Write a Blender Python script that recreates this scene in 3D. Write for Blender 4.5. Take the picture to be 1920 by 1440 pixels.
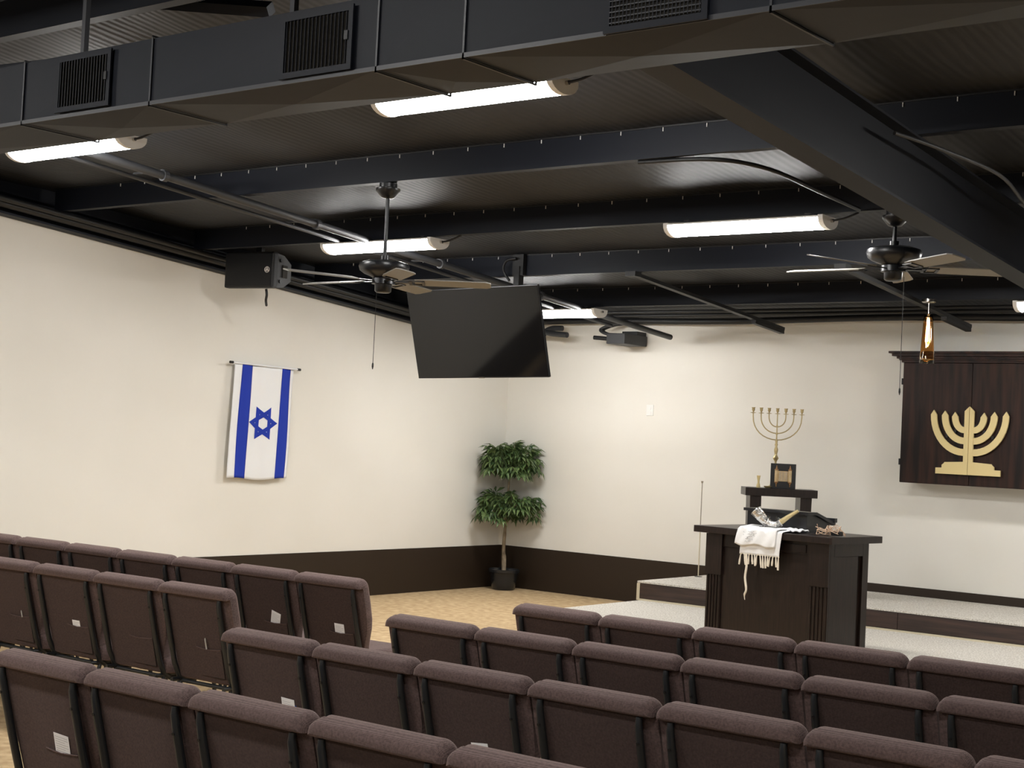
import bpy, bmesh, math, random
from mathutils import Vector, Matrix
random.seed(7)
PI = math.pi
for o in list(bpy.data.objects): bpy.data.objects.remove(o)
SC = bpy.context.scene
COL = SC.collection

# ------------------------------------------------------------------ camera
YAW, PITCH, ROLL = .6572, .0371, .0488
CAM = Vector((11.0416, -14.2394, 1.7469))
F_PX = 2816.3
fwd = Vector((-math.sin(YAW)*math.cos(PITCH), math.cos(YAW)*math.cos(PITCH), math.sin(PITCH)))
rt = Vector((math.cos(YAW), math.sin(YAW), 0)); up = rt.cross(fwd)
r2 = math.cos(ROLL)*rt + math.sin(ROLL)*up
u2 = -math.sin(ROLL)*rt + math.cos(ROLL)*up
cd = bpy.data.cameras.new('camera'); cam = bpy.data.objects.new('camera', cd); COL.objects.link(cam)
cd.sensor_fit = 'HORIZONTAL'; cd.sensor_width = 36; cd.lens = F_PX/1920*36
cd.clip_start = .05; cd.clip_end = 100
cam.matrix_world = Matrix(((r2.x, u2.x, -fwd.x, CAM.x), (r2.y, u2.y, -fwd.y, CAM.y), (r2.z, u2.z, -fwd.z, CAM.z), (0, 0, 0, 1)))
SC.camera = cam

# ------------------------------------------------------------------ world, exposure
w = bpy.data.worlds.new('world'); SC.world = w; w.use_nodes = True
w.node_tree.nodes['Background'].inputs[0].default_value = (.5, .5, .52, 1)
w.node_tree.nodes['Background'].inputs[1].default_value = .0
SC.view_settings.view_transform = 'Standard'; SC.view_settings.look = 'None'
SC.view_settings.exposure = 2.3; SC.view_settings.gamma = 1.0
SC.view_settings.use_curve_mapping = False
LAMP = 17.0                      # radiance of the ceiling fixtures' lenses

# ------------------------------------------------------------------ materials
def mat(name, col, rough=.6, metal=0., spec=.5, bump=None, var=None, emit=None, sheen=0, coat=0):
    """bump=(kind, scale, strength, dist) var=(scale, col2, stretch) """
    m = bpy.data.materials.new(name); m.use_nodes = True
    nt = m.node_tree; b = nt.nodes['Principled BSDF']
    b.inputs['Base Color'].default_value = (*col, 1); b.inputs['Roughness'].default_value = rough
    b.inputs['Metallic'].default_value = metal; b.inputs['Specular IOR Level'].default_value = spec
    b.inputs['Sheen Weight'].default_value = sheen; b.inputs['Coat Weight'].default_value = coat
    tc = nt.nodes.new('ShaderNodeTexCoord')
    def coords(stretch):
        mp = nt.nodes.new('ShaderNodeMapping'); mp.inputs['Scale'].default_value = stretch
        nt.links.new(tc.outputs['Object'], mp.inputs[0]); return mp.outputs[0]
    if var:
        sc, c2, st = var[:3]
        n = nt.nodes.new('ShaderNodeTexNoise'); n.inputs['Scale'].default_value = sc; n.inputs['Detail'].default_value = 6
        nt.links.new(coords(st), n.inputs['Vector'])
        r = nt.nodes.new('ShaderNodeValToRGB'); r.color_ramp.elements[0].position = .35; r.color_ramp.elements[1].position = .68
        r.color_ramp.elements[0].color = (*col, 1); r.color_ramp.elements[1].color = (*c2, 1)
        nt.links.new(n.outputs['Fac'], r.inputs[0]); nt.links.new(r.outputs[0], b.inputs['Base Color'])
    if bump:
        kind, sc, strg, dist = bump[:4]; st = bump[4] if len(bump) > 4 else (1, 1, 1)
        bp = nt.nodes.new('ShaderNodeBump'); bp.inputs['Strength'].default_value = strg; bp.inputs['Distance'].default_value = dist
        if kind == 'noise':
            n = nt.nodes.new('ShaderNodeTexNoise'); n.inputs['Scale'].default_value = sc; n.inputs['Detail'].default_value = 5
            nt.links.new(coords(st), n.inputs['Vector']); nt.links.new(n.outputs['Fac'], bp.inputs['Height'])
        elif kind == 'voronoi':
            n = nt.nodes.new('ShaderNodeTexVoronoi'); n.inputs['Scale'].default_value = sc
            nt.links.new(coords(st), n.inputs['Vector']); nt.links.new(n.outputs['Distance'], bp.inputs['Height'])
        elif kind == 'wave':
            n = nt.nodes.new('ShaderNodeTexWave'); n.inputs['Scale'].default_value = sc; n.bands_direction = bump[5]
            n.inputs['Distortion'].default_value = bump[6]; n.inputs['Detail Scale'].default_value = .35; n.inputs['Detail'].default_value = 3
            nt.links.new(coords(st), n.inputs['Vector']); nt.links.new(n.outputs['Fac'], bp.inputs['Height'])
        nt.links.new(bp.outputs[0], b.inputs['Normal'])
    if emit:
        b.inputs['Emission Color'].default_value = (*emit[0], 1); b.inputs['Emission Strength'].default_value = emit[1]
    return m

def glass(name, col, rough=.0, ior=1.45, alpha=1):
    m = mat(name, col, rough); b = m.node_tree.nodes['Principled BSDF']
    b.inputs['Transmission Weight'].default_value = 1; b.inputs['IOR'].default_value = ior
    return m

def fabric(name, c1, c2, scale=340):
    m = bpy.data.materials.new(name); m.use_nodes = True; nt = m.node_tree; b = nt.nodes['Principled BSDF']
    b.inputs['Roughness'].default_value = .9; b.inputs['Specular IOR Level'].default_value = .25
    b.inputs['Sheen Weight'].default_value = .25; b.inputs['Sheen Roughness'].default_value = .5
    b.inputs['Sheen Tint'].default_value = (.75, .55, .5, 1)
    tc = nt.nodes.new('ShaderNodeTexCoord'); hs = []
    for d, s in (('X', 1), ('Z', 1)):
        wv = nt.nodes.new('ShaderNodeTexWave'); wv.bands_direction = d; wv.inputs['Scale'].default_value = scale/4
        wv.inputs['Distortion'].default_value = .3
        nt.links.new(tc.outputs['Object'], wv.inputs['Vector']); hs.append(wv)
    mu = nt.nodes.new('ShaderNodeMath'); mu.operation = 'MULTIPLY'
    nt.links.new(hs[0].outputs['Fac'], mu.inputs[0]); nt.links.new(hs[1].outputs['Fac'], mu.inputs[1])
    nz = nt.nodes.new('ShaderNodeTexNoise'); nz.inputs['Scale'].default_value = 120; nz.inputs['Detail'].default_value = 3
    nt.links.new(tc.outputs['Object'], nz.inputs['Vector'])
    ad = nt.nodes.new('ShaderNodeMath'); ad.operation = 'MULTIPLY_ADD'; ad.inputs[1].default_value = .55
    nt.links.new(mu.outputs[0], ad.inputs[0]); nt.links.new(nz.outputs['Fac'], ad.inputs[2])
    r = nt.nodes.new('ShaderNodeValToRGB'); r.color_ramp.elements[0].position = .35; r.color_ramp.elements[1].position = 1.0
    r.color_ramp.elements[0].color = (*c1, 1); r.color_ramp.elements[1].color = (*c2, 1)
    nt.links.new(ad.outputs[0], r.inputs[0]); nt.links.new(r.outputs[0], b.inputs['Base Color'])
    bp = nt.nodes.new('ShaderNodeBump'); bp.inputs['Strength'].default_value = .35; bp.inputs['Distance'].default_value = .0015
    nt.links.new(mu.outputs[0], bp.inputs['Height']); nt.links.new(bp.outputs[0], b.inputs['Normal'])
    return m

M = {}
M['wall'] = mat('painted_drywall', (.735, .712, .650), .75, spec=.3, bump=('noise', 9, .10, .01), var=(1.3, (.755, .732, .675), (1, 1, 1)))
M['band'] = mat('brown_wall_paint', (.022, .013, .007), .5, spec=.4)
M['carpet'] = mat('beige_carpet', (.43, .30, .165), .95, spec=.1, bump=('noise', 160, .6, .006), var=(17, (.60, .445, .262), (.8, .8, 1)))
M['stagecarpet'] = mat('pale_carpet', (.44, .40, .34), .95, spec=.1, bump=('noise', 220, .7, .006), var=(75, (.80, .765, .70), (1, 1, 1)))
M['liner'] = mat('black_roof_liner', (.0108, .0122, .0160), .62, spec=.4, bump=('wave', 5.2, .22, .010, (1, .30, 1), 'X', 7.0))
M['steel'] = mat('black_painted_steel', (.0055, .0072, .0125), .55, spec=.22, bump=('noise', 30, .05, .004))
M['duct'] = mat('black_painted_sheet_metal', (.0052, .0068, .0115), .55, spec=.22, bump=('noise', 3, .08, .02))
M['ductedge'] = mat('duct_edge', (.010, .0115, .016), .45)
M['black'] = mat('matte_black', (.0045, .0045, .0052), .55)
M['void'] = mat('vent_throat', (.012, .010, .007), .8)
M['blackgloss'] = mat('satin_black', (.006, .0068, .009), .32, spec=.5)
M['screen'] = mat('dark_screen', (.004, .004, .0042), .06, spec=.5)
M['lens'] = mat('lit_acrylic_lens', (.9, .9, .88), .4, emit=((1.0, .985, .96), LAMP))
M['fixture'] = mat('white_fixture_metal', (.80, .79, .77), .5)
M['fabric'] = fabric('brown_chair_fabric_lit', (.048, .0315, .0295), (.145, .097, .090))  # chair fabric with the overhead light on the top roll put into its colour
M['shadedfab'] = fabric('brown_chair_fabric_shaded', (.021, .0132, .0118), (.064, .0405, .0360))  # same fabric darkened, shade on the chair backs painted into the colour
M['post'] = mat('black_chair_tube', (.012, .0145, .017), .38, spec=.5)
M['darkwood'] = mat('espresso_wood', (.0065, .0043, .0038), .34, spec=.4, var=(5, (.019, .0105, .0085), (14, 14, 1)))
M['arkwood'] = mat('walnut_stained_wood', (.0065, .0036, .0030), .45, spec=.22, var=(2.0, (.036, .0145, .009), (7, 7, .55)))
M['riserwood'] = mat('stained_riser_wood', (.022, .013, .010), .5, var=(3, (.060, .032, .024), (.6, 6, 9)))
M['cream'] = mat('cream_trim', (.62, .55, .40), .6)
M['gold'] = mat('pale_gold_laminate', (.62, .50, .24), .45, spec=.5)
M['brass'] = mat('brass', (.50, .36, .13), .32, metal=1.0)
M['brassdull'] = mat('dull_brass', (.52, .42, .22), .42, metal=.7)
M['fanblade'] = mat('taupe_blade', (.21, .198, .175), .5)
M['white'] = mat('white_cloth', (.78, .79, .80), .85, spec=.2, bump=('noise', 60, .2, .004))
M['offwhite'] = mat('ivory_thread', (.72, .66, .55), .9)
M['paper'] = mat('white_paper', (.80, .80, .82), .7)
M['ink'] = mat('grey_ink', (.25, .26, .29), .7)
M['blue'] = mat('royal_blue_cloth', (.016, .040, .36), .75, spec=.2)
M['pen'] = mat('clear_pen', (.45, .44, .43), .3)
M['bluepen'] = mat('blue_pen', (.02, .05, .25), .3)
M['leaf'] = mat('green_leaf', (.020, .052, .018), .38, var=(18, (.14, .20, .065), (1, 1, 1)))
M['bark'] = mat('grey_brown_bark', (.13, .095, .06), .8, bump=('noise', 40, .6, .01), var=(25, (.30, .24, .16), (1, 1, .4)))
M['pot'] = mat('dark_glazed_pot', (.012, .014, .017), .22, spec=.6, bump=('noise', 35, .3, .01))
M['soil'] = mat('potting_moss', (.09, .06, .035), .95, bump=('noise', 60, 1, .02))
M['chrome'] = mat('brushed_nickel', (.55, .52, .48), .25, metal=1)
M['amber'] = glass('smoked_amber_glass', (.78, .52, .25), .02)
M['filament'] = mat('glowing_filament', (1, .7, .3), .5, emit=((1, .55, .18), 60))
M['acrylic'] = glass('clear_acrylic', (.95, .96, .97), .03)
M['silver'] = mat('silver_plate', (.62, .60, .56), .25, metal=.9, bump=('voronoi', 90, .5, .004))
M['horn'] = mat('amber_horn', (.30, .15, .05), .35)
M['parchment'] = mat('parchment', (.62, .48, .28), .8, var=(30, (.50, .36, .19), (1, 1, 1)))
M['rollwood'] = mat('roller_wood', (.34, .18, .075), .5)
M['switch'] = mat('white_plastic', (.80, .79, .76), .4)
M['strap'] = mat('tan_leather_cord', (.50, .35, .24), .6)
M['greypipe'] = mat('grey_pipe_wrap', (.03, .031, .034), .55)

# ------------------------------------------------------------------ mesh helpers
class MB:
    def __init__(s): s.bm = bmesh.new(); s.smooth = False
    def faces(s, vs, fs):
        v = [s.bm.verts.new(p) for p in vs]; s.bm.verts.ensure_lookup_table()
        for f in fs:
            try: s.bm.faces.new([v[i] for i in f])
            except ValueError: pass
        return s
    def box(s, x0, x1, y0, y1, z0, z1, M4=None, bev=0):
        b = bmesh.new()
        vs = [b.verts.new(p) for p in ((x0,y0,z0),(x1,y0,z0),(x1,y1,z0),(x0,y1,z0),(x0,y0,z1),(x1,y0,z1),(x1,y1,z1),(x0,y1,z1))]
        for f in ((0,3,2,1),(4,5,6,7),(0,1,5,4),(1,2,6,5),(2,3,7,6),(3,0,4,7)): b.faces.new([vs[i] for i in f])
        if bev: bmesh.ops.bevel(b, geom=list(b.edges), offset=bev, segments=2, affect='EDGES', profile=.6)
        return s._merge(b, M4)
    def _merge(s, b, M4=None):
        if M4 is not None: bmesh.ops.transform(b, matrix=M4, verts=b.verts)
        me = bpy.data.meshes.new('t'); b.to_mesh(me); b.free(); s.bm.from_mesh(me); bpy.data.meshes.remove(me); return s
    def prism(s, poly, d0, d1, plane='xz', M4=None, bev=0):
        """extrude a 2D polygon from d0 to d1 along the missing axis"""
        b = bmesh.new()
        def P(a, c, d): return {'xz': (a, d, c), 'yz': (d, a, c), 'xy': (a, c, d)}[plane]
        lo = [b.verts.new(P(a, c, d0)) for a, c in poly]; hi = [b.verts.new(P(a, c, d1)) for a, c in poly]
        n = len(poly); b.faces.new(lo); b.faces.new(hi[::-1])
        for i in range(n): b.faces.new([lo[i], hi[i], hi[(i+1) % n], lo[(i+1) % n]])
        bmesh.ops.recalc_face_normals(b, faces=b.faces)
        if bev: bmesh.ops.bevel(b, geom=list(b.edges), offset=bev, segments=1, affect='EDGES')
        return s._merge(b, M4)
    def tube(s, pts, rad, n=8, cap=True, flat=1.0):
        pts = [Vector(p) for p in pts]; m = len(pts)
        rads = rad if isinstance(rad, (list, tuple)) else [rad]*m
        rings = []; prev = None
        for i in range(m):
            t = (pts[min(i+1, m-1)] - pts[max(i-1, 0)]).normalized()
            if prev is None:
                a = Vector((0, 0, 1)) if abs(t.z) < .9 else Vector((1, 0, 0))
                u = t.cross(a).normalized()
            else: u = (prev - t*prev.dot(t)).normalized()
            v = t.cross(u); prev = u
            rings.append([s.bm.verts.new(pts[i] + (u*math.cos(2*PI*k/n) + v*flat*math.sin(2*PI*k/n))*rads[i]) for k in range(n)])
        for i in range(m-1):
            for k in range(n): s.bm.faces.new([rings[i][k], rings[i][(k+1) % n], rings[i+1][(k+1) % n], rings[i+1][k]])
        if cap:
            s.bm.faces.new(rings[0][::-1]); s.bm.faces.new(rings[-1])
        return s
    def lathe(s, prof, n=20, at=(0, 0, 0)):
        rings = []
        for r, z in prof:
            if r < 1e-5: rings.append([s.bm.verts.new((at[0], at[1], at[2]+z))])
            else: rings.append([s.bm.verts.new((at[0]+r*math.cos(2*PI*k/n), at[1]+r*math.sin(2*PI*k/n), at[2]+z)) for k in range(n)])
        for a, b in zip(rings, rings[1:]):
            for k in range(n):
                k2 = (k+1) % n
                if len(a) == 1 and len(b) == 1: continue
                if len(a) == 1: s.bm.faces.new([a[0], b[k2], b[k]])
                elif len(b) == 1: s.bm.faces.new([a[k], a[k2], b[0]])
                else: s.bm.faces.new([a[k], a[k2], b[k2], b[k]])
        if len(rings[0]) > 1: s.bm.faces.new(rings[0][::-1])
        if len(rings[-1]) > 1: s.bm.faces.new(rings[-1])
        return s
    def grid(s, fn, nu, nv):
        v = [[s.bm.verts.new(fn(i/nu, j/nv)) for j in range(nv+1)] for i in range(nu+1)]
        for i in range(nu):
            for j in range(nv): s.bm.faces.new([v[i][j], v[i+1][j], v[i+1][j+1], v[i][j+1]])
        return s
    def rings(s, rs, cap=True):
        v = [[s.bm.verts.new(p) for p in r] for r in rs]; n = len(rs[0])
        for a, b in zip(v, v[1:]):
            for k in range(n): s.bm.faces.new([a[k], a[(k+1) % n], b[(k+1) % n], b[k]])
        if cap: s.bm.faces.new(v[0][::-1]); s.bm.faces.new(v[-1])
        return s
    def xf(s, M4): bmesh.ops.transform(s.bm, matrix=M4, verts=s.bm.verts); return s
    def build(s, name, m, parent=None, smooth=False, solid=0, sub=0):
        bmesh.ops.recalc_face_normals(s.bm, faces=s.bm.faces)
        me = bpy.data.meshes.new(name); s.bm.to_mesh(me); s.bm.free()
        if smooth:
            for p in me.polygons: p.use_smooth = True
            try: me.set_sharp_from_angle(angle=math.radians(50))
            except Exception: pass
        me.materials.append(M[m] if isinstance(m, str) else m)
        o = bpy.data.objects.new(name, me); COL.objects.link(o)
        if parent: o.parent = parent
        if solid:
            md = o.modifiers.new('solid', 'SOLIDIFY'); md.thickness = solid; md.offset = 0
        if sub:
            md = o.modifiers.new('sub', 'SUBSURF'); md.levels = sub; md.render_levels = sub
        return o

def tag(o, label=None, cat=None, group=None, kind=None):
    if label: o['label'] = label
    if cat: o['category'] = cat
    if group: o['group'] = group
    if kind: o['kind'] = kind
    return o
def empty(name, loc, rz=0, label=None, cat=None, group=None):
    o = bpy.data.objects.new(name, None); COL.objects.link(o); o.location = loc; o.rotation_euler.z = rz
    o.empty_display_size = .1
    return tag(o, label, cat, group)
def copy_tree(o, parent=None):
    c = o.copy(); COL.objects.link(c); c.parent = parent
    for ch in list(o.children): copy_tree(ch, c)
    return c
def lin(a, b, t): return a + (b-a)*t

# ------------------------------------------------------------------ the shell
XR, YB, SL, Z0 = 15.0, -18.0, .083, 3.15
def roof(y): return Z0 - SL*y
BAND = .49
tag(MB().box(-.2, XR+.2, YB-.2, .2, -.1, 0).build('floor', 'carpet'), 'beige patterned carpet floor', kind='structure')
tag(MB().box(0, XR, 0, .15, 0, 3.4).build('wall_front', 'wall'), 'cream painted front wall behind the stage', kind='structure')
wl = MB(); wl.prism([(YB, 0), (.15, 0), (.15, roof(0)+.05), (YB, roof(YB)+.05)], -.15, 0, 'yz')
tag(wl.build('wall_left', 'wall'), 'cream painted side wall with flag', kind='structure')
wr = MB(); wr.prism([(YB, 0), (.15, 0), (.15, roof(0)+.05), (YB, roof(YB)+.05)], XR, XR+.15, 'yz')
tag(wr.build('wall_right', 'wall'), kind='structure')
tag(MB().box(-.15, XR+.15, YB-.15, YB, 0, roof(YB)+.1).build('wall_back', 'wall'), kind='structure')
tag(MB().box(0, .006, YB, 0, 0, BAND).build('baseboard_left', 'band'), 'dark brown painted band at the foot of the side wall', kind='structure')
tag(MB().box(.006, XR, -.006, 0, 0, BAND).build('baseboard_front', 'band'), 'dark brown painted band at the foot of the front wall', kind='structure')

P_PITCH = 1.547
PY = [-1.94 - P_PITCH*i for i in range(11)]          # purlin lines: PY[0] nearest the front wall
PY[1], PY[2], PY[3] = -3.46, -5.045, -6.58
PY[4:] = [-6.58 - P_PITCH*i for i in range(1, 8)]
def liner(u, v):
    y = lin(.1, YB, v); x = lin(-.1, XR+.1, u)
    ys = [.1]+PY; d = 0
    for a, b in zip(ys, ys[1:]):
        if b <= y <= a and a < 0: d = math.sin(PI*(a-y)/(a-b))**.6 if a > b else 0
    return (x, y, roof(y) - .035*d + .010*math.sin(x*7.3+y*2)*d)
tag(MB().grid(liner, 120, 150).build('ceiling', 'liner', smooth=True), 'black wrinkled vinyl roof liner between the purlins', kind='structure')

# ------------------------------------------------------------------ purlins, rafters
PL = ['eave side purlin holding the amber pendant lamp', 'purlin holding the hanging screen', 'purlin holding the long light over the stand and short fan',
      'purlin holding the tall fan beside the screen', 'purlin behind the air duct with two long lights']
for i, y in enumerate(PY):
    if y < YB+.3: continue
    t = empty('purlin', (0, y, roof(y)-.2), 0, ('black steel ' + PL[i]) if i < 5 else 'black steel roof purlin above the air duct', 'beam', 'roof purlins')
    zt = .2 - SL*0
    MB().box(.13, XR, -.004, .004, 0, zt-.004).build('web', 'steel', t)
    MB().box(.13, XR, .004, .066, 0, .006).build('bottom_flange', 'steel', t)
    if i <= 4:
        cl = MB(); x = .5 + .17*i
        while x < 10:
            cl.box(x-.0022, x+.0022, -.010, -.0045, zt-.042, zt-.014); x += .305
        tag(cl.build('fastener_pins', 'fixture', t), kind='stuff')
        MB().box(.13, XR, -.012, -.0045, zt-.018, zt-.008).build('edge_wire', 'black', t)
def rafter(name, x0, x1, zb, depth, label):
    t = empty(name, ((x0+x1)/2, 0, 0), 0, label, 'beam')
    a = (x1-x0)/2; S = lambda y, z: z - SL*y
    def slab(nm, xa, xb, za, zc):
        b = MB(); b.prism([(YB, S(YB, za)), (0, S(0, za)), (0, S(0, zc)), (YB, S(YB, zc))], xa, xb, 'yz'); b.build(nm, 'steel', t)
    slab('bottom_flange', -a, a, zb, zb+.014); slab('web', -.006, .006, zb+.014, zb+depth-.014); slab('top_flange', -a, a, zb+depth-.014, zb+depth)
    return t
rafter('rafter', 7.66, 7.82, 2.54, .403, 'deep black steel rafter running down to the front wall over the stage fan')
t = empty('rafter', (.065, 0, 0), 0, 'black steel edge beam along the top of the flag wall', 'beam')
b = MB(); b.prism([(YB, 2.82-SL*YB), (-.01, 2.82), (-.01, roof(0)-.01), (YB, roof(YB)-.01)], -.06, -.045, 'yz'); b.build('web', 'steel', t)
b = MB(); b.prism([(YB, 2.82-SL*YB), (-.01, 2.82), (-.01, 2.835), (YB, 2.835-SL*YB)], -.045, .075, 'yz'); b.build('bottom_flange', 'steel', t)
b = MB(); b.prism([(YB, 3.0-SL*YB), (-.01, 3.0), (-.01, 3.012), (YB, 3.012-SL*YB)], -.045, .055, 'yz'); b.build('stiffener', 'steel', t)

# pipes and rails under the roof
def pipe(name, pts, r, m, label, cat, n=10, group=None):
    o = MB().tube(pts, r, n).build(name, m, smooth=True); return tag(o, label, cat, group)
def along(x, off, ys, wig=0): return [(x + wig*math.sin(y*3), y, roof(y)-off) for y in ys]
ys = [-14 + .5*i for i in range(27)]
pipe('conduit', along(2.44, .235, [y for y in ys if y < -.6] + [-.32]), .03, 'greypipe', 'thick black conduit running under the purlins above the hanging screen', 'pipe')
pipe('conduit', along(2.12, .225, [y for y in ys if y < -.9]), .016, 'greypipe', 'thin black conduit beside the thick one above the hanging screen', 'pipe')
for y in (-7.3, -5.75, -4.2, -2.7):
    t = empty('pipe_clamp', (2.40, y, roof(y)-.235), 0, 'small black clamp on the conduit above the screen', 'clamp', 'conduit clamps')
    MB().tube([(.04, -.02, 0), (.04, .02, 0)], .042, 12).build('ring', 'greypipe', t)
    MB().box(-.30, .04, -.015, .015, .03, .045).build('strap', 'greypipe', t)
def rail(x, y0, y1, label):
    a = Vector((x, y0, roof(y0)-.212)); b = Vector((x, y1, roof(y1)-.212)); h = .022
    t = empty('ceiling_rail', (x, y1, 0), 0, label, 'rail')
    bm = MB(); bm.prism([(a.y-y1, a.z-h), (b.y-y1, b.z-h), (b.y-y1, b.z+h*.4), (a.y-y1, a.z+h*.4)], -.03, .03, 'yz'); bm.build('channel', 'black', t)
    bm = MB(); bm.prism([(b.y-y1-.6, b.z+.05-h-.035), (b.y-y1+.0, b.z-h-.035), (b.y-y1+.0, b.z-h), (b.y-y1-.6, b.z+.05-h)], -.026, .026, 'yz'); bm.build('end_bar', 'black', t)
    MB().box(-.05, .05, a.y-y1-.05, a.y-y1+.05, a.z-.03, a.z+.012).build('mount', 'black', t)
rail(3.98, -3.46, -.70, 'black square rail ending at the wall between the screen and pendant lamp')
rail(5.92, -3.46, -.77, 'black square rail ending beside the amber pendant lamp')
fw = [(.3+.6*i, -.33, 3.118+.012*math.sin(i)) for i in range(25)]
pipe('conduit', fw, .034, 'black', 'thick black pipe along the top of the front wall', 'pipe')
pipe('conduit', [(x, -.52, 3.16) for x in (1.2, 4, 8, 14)], .018, 'black', 'thin black pipe in front of the thick one on the front wall', 'pipe')
pipe('conduit', [(x, -.75, 3.175) for x in (1.0, 4, 8, 14)], .016, 'black', 'thin black pipe nearest the last purlin at the front wall', 'pipe')
pipe('conduit', [(.16, y, 2.898-SL*y) for y in (-14, -9, -5, -1, -.3)], .035, 'black', 'thick black pipe along the top of the flag wall', 'pipe')
pipe('conduit', [(.245, y, 2.918-SL*y) for y in (-14, -9, -5, -4.9, -1, -.3)], .024, 'black', 'lower black pipe along the top of the flag wall', 'pipe')
# loose cable runs
def smoothpts(pts, k=6):
    out = []; n = len(pts); P = [Vector(p) for p in pts]
    for i in range(n-1):
        p0, p1, p2, p3 = P[max(i-1, 0)], P[i], P[i+1], P[min(i+2, n-1)]
        for j in range(k):
            t = j/k; out.append(.5*((2*p1)+(p2-p0)*t+(2*p0-5*p1+4*p2-p3)*t*t+(3*p1-p0-3*p2+p3)*t**3))
    out.append(P[-1]); return out
pipe('cable', smoothpts([(6.0, -6.54, 3.487), (6.5, -6.5, 3.475), (6.72, -6.2, 3.45), (6.78, -5.6, 3.40), (6.80, -5.1, 3.37)]), .014, 'black', 'black cable sagging from one purlin to the light by the short fan', 'cable')
pipe('cable', smoothpts([(7.86, -7.0, 3.42), (7.95, -6.65, 3.40), (8.05, -6.0, 3.36), (8.0, -5.4, 3.29), (7.95, -4.6, 3.25), (7.95, -3.6, 3.2)]), .011, 'greypipe', 'grey cable looping along the far side of the deep rafter', 'cable')

# ------------------------------------------------------------------ light fixtures
def fixture(x0, y, ztop, L=1.24):
    t = empty('ceiling_light', (x0+L/2, y, ztop), 0); hw = .115
    a = L/2 - .035
    n = 12
    prof = [(hw*math.cos(PI*k/n), -.012 - .066*math.sin(PI*k/n)) for k in range(n+1)]     # lens half ellipse (y,z)
    prof = [(hw, -.012)] + prof[1:-1] + [(-hw, -.012)]
    ln = MB(); ln.prism(prof, -a, a, 'yz'); ln.build('lens', 'lens', t, smooth=True)
    MB().box(-a, a, -hw-.003, hw+.003, -.011, 0).build('tray', 'fixture', t)
    for s in (-1, 1):
        pr = [(p*1.04, q*1.05) for p, q in prof] + [(-hw*1.04, .004), (hw*1.04, .004)]
        e = MB(); e.prism(pr, s*a if s > 0 else -L/2, L/2 if s > 0 else -a, 'yz'); ec = e.build('end_cap', 'fixture', t)
        MB().tube([(s*(L/2), .01, -.022), (s*(L/2+.02), .01, -.022)], .012, 8).build('cable_gland', 'chrome', ec)
    for s in (-.38, .38):
        MB().box(s*L-.02, s*L+.02, -.05, .06, 0, .03).build('hanger', 'black', t)
    return t
def plight(x0, i, label, L=1.24, group=None):
    y = PY[i]; t = fixture(x0, y, roof(y)-.2-.03, L); tag(t, label, 'light', group); return t
plight(1.88, 4, 'long lit white wraparound light under the air duct nearest the flag wall')
plight(5.33, 4, 'long lit white light tucked under the air duct near the deep rafter')
plight(1.90, 2, 'long lit white wraparound light behind the rod of the tall fan')
plight(5.33, 2, 'long lit white wraparound light beside the short fan')
plight(1.38, 0, 'long lit white wraparound light behind the hanging screen')
plight(6.77, 0, 'short lit white light over the dark wall cabinet', .8)
for i, xs in ((2, (9.2, 12.4)), (7, (1.88, 5.33, 9.2)), (9, (5.33, 9.2))):  # fixtures added out of view; the rear rows brighten the chair tops
    if i >= len(PY) or PY[i] < YB: continue
    for x in xs: plight(x, i, 'added white wraparound light out of view', group='added lights out of view')
def whip(pts, label): pipe('cable', smoothpts(pts), .008, 'black', label, 'cable', 6)
for x0, i in ((1.88, 4), (5.33, 4), (1.90, 2), (5.33, 2)):
    y = PY[i]; z = roof(y)-.25
    whip([(x0+1.26, y+.01, z), (x0+1.33, y+.02, z+.01), (x0+1.42, y+.05, z+.05)], {1.88: 'short power whip at the end of the light nearest the flag wall', 1.90: 'short power whip at the end of the light behind the tall fan'}.get(x0, 'short power whip at the end of the light by the deep rafter' if i == 4 else 'short power whip at the end of the light by the short fan'))

# ------------------------------------------------------------------ air duct with registers
DY0, DY1, DZ0, DZ1 = -10.39, -9.99, 3.03, 3.30
t = empty('air_duct', (0, DY0, DZ0), 0, 'black rectangular sheet metal air duct with side registers', 'duct')
seams = [1.6, 3.4, 5.285, 6.156, 7.40, 7.80, 8.957, 10.4, 12.0]
D = DY1-DY0; H = DZ1-DZ0
for a, b in zip(seams, seams[1:]):
    m = MB(); g = .003; xm = (a+b)/2; c = .02
    vs = [(a+g, 0, 0), (b-g, 0, 0), (b-g, D, 0), (a+g, D, 0), (xm, D/2, -c), (a+g, 0, H), (b-g, 0, H), (b-g, D, H), (a+g, D, H), (xm, -.004, H/2), (xm, D+.004, H/2), (xm, D/2, H+c)]
    fs = [(0, 1, 4), (1, 2, 4), (2, 3, 4), (3, 0, 4), (0, 1, 9), (1, 6, 9), (6, 5, 9), (5, 0, 9), (2, 3, 10), (3, 8, 10), (8, 7, 10), (7, 2, 10), (5, 6, 11), (6, 7, 11), (7, 8, 11), (8, 5, 11), (0, 3, 8, 5), (1, 2, 7, 6)]
    m.faces(vs, fs); m.build('duct_section', 'duct', t)
for x in seams[1:-1]:
    f = MB()
    f.box(x-.004, x+.004, -.008, -.004, -.010, H+.01).box(x-.004, x+.004, D+.004, D+.008, -.010, H+.01)
    f.box(x-.004, x+.004, -.008, D+.008, -.010, -.004).box(x-.004, x+.004, -.008, D+.008, H+.004, H+.010)
    f.build('joint_flange', 'ductedge', t)
MB().box(seams[0], seams[-1], -.008, -.004, -.004, .012).build('lower_lip', 'ductedge', t)
m = MB(); m.prism([(4.2, .16), (5.27, .16), (5.27, H), (5.12, H+.16), (4.2, H+.2)], D+.03, D+.45, 'xz'); m.build('branch_box', 'duct', t)
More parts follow.
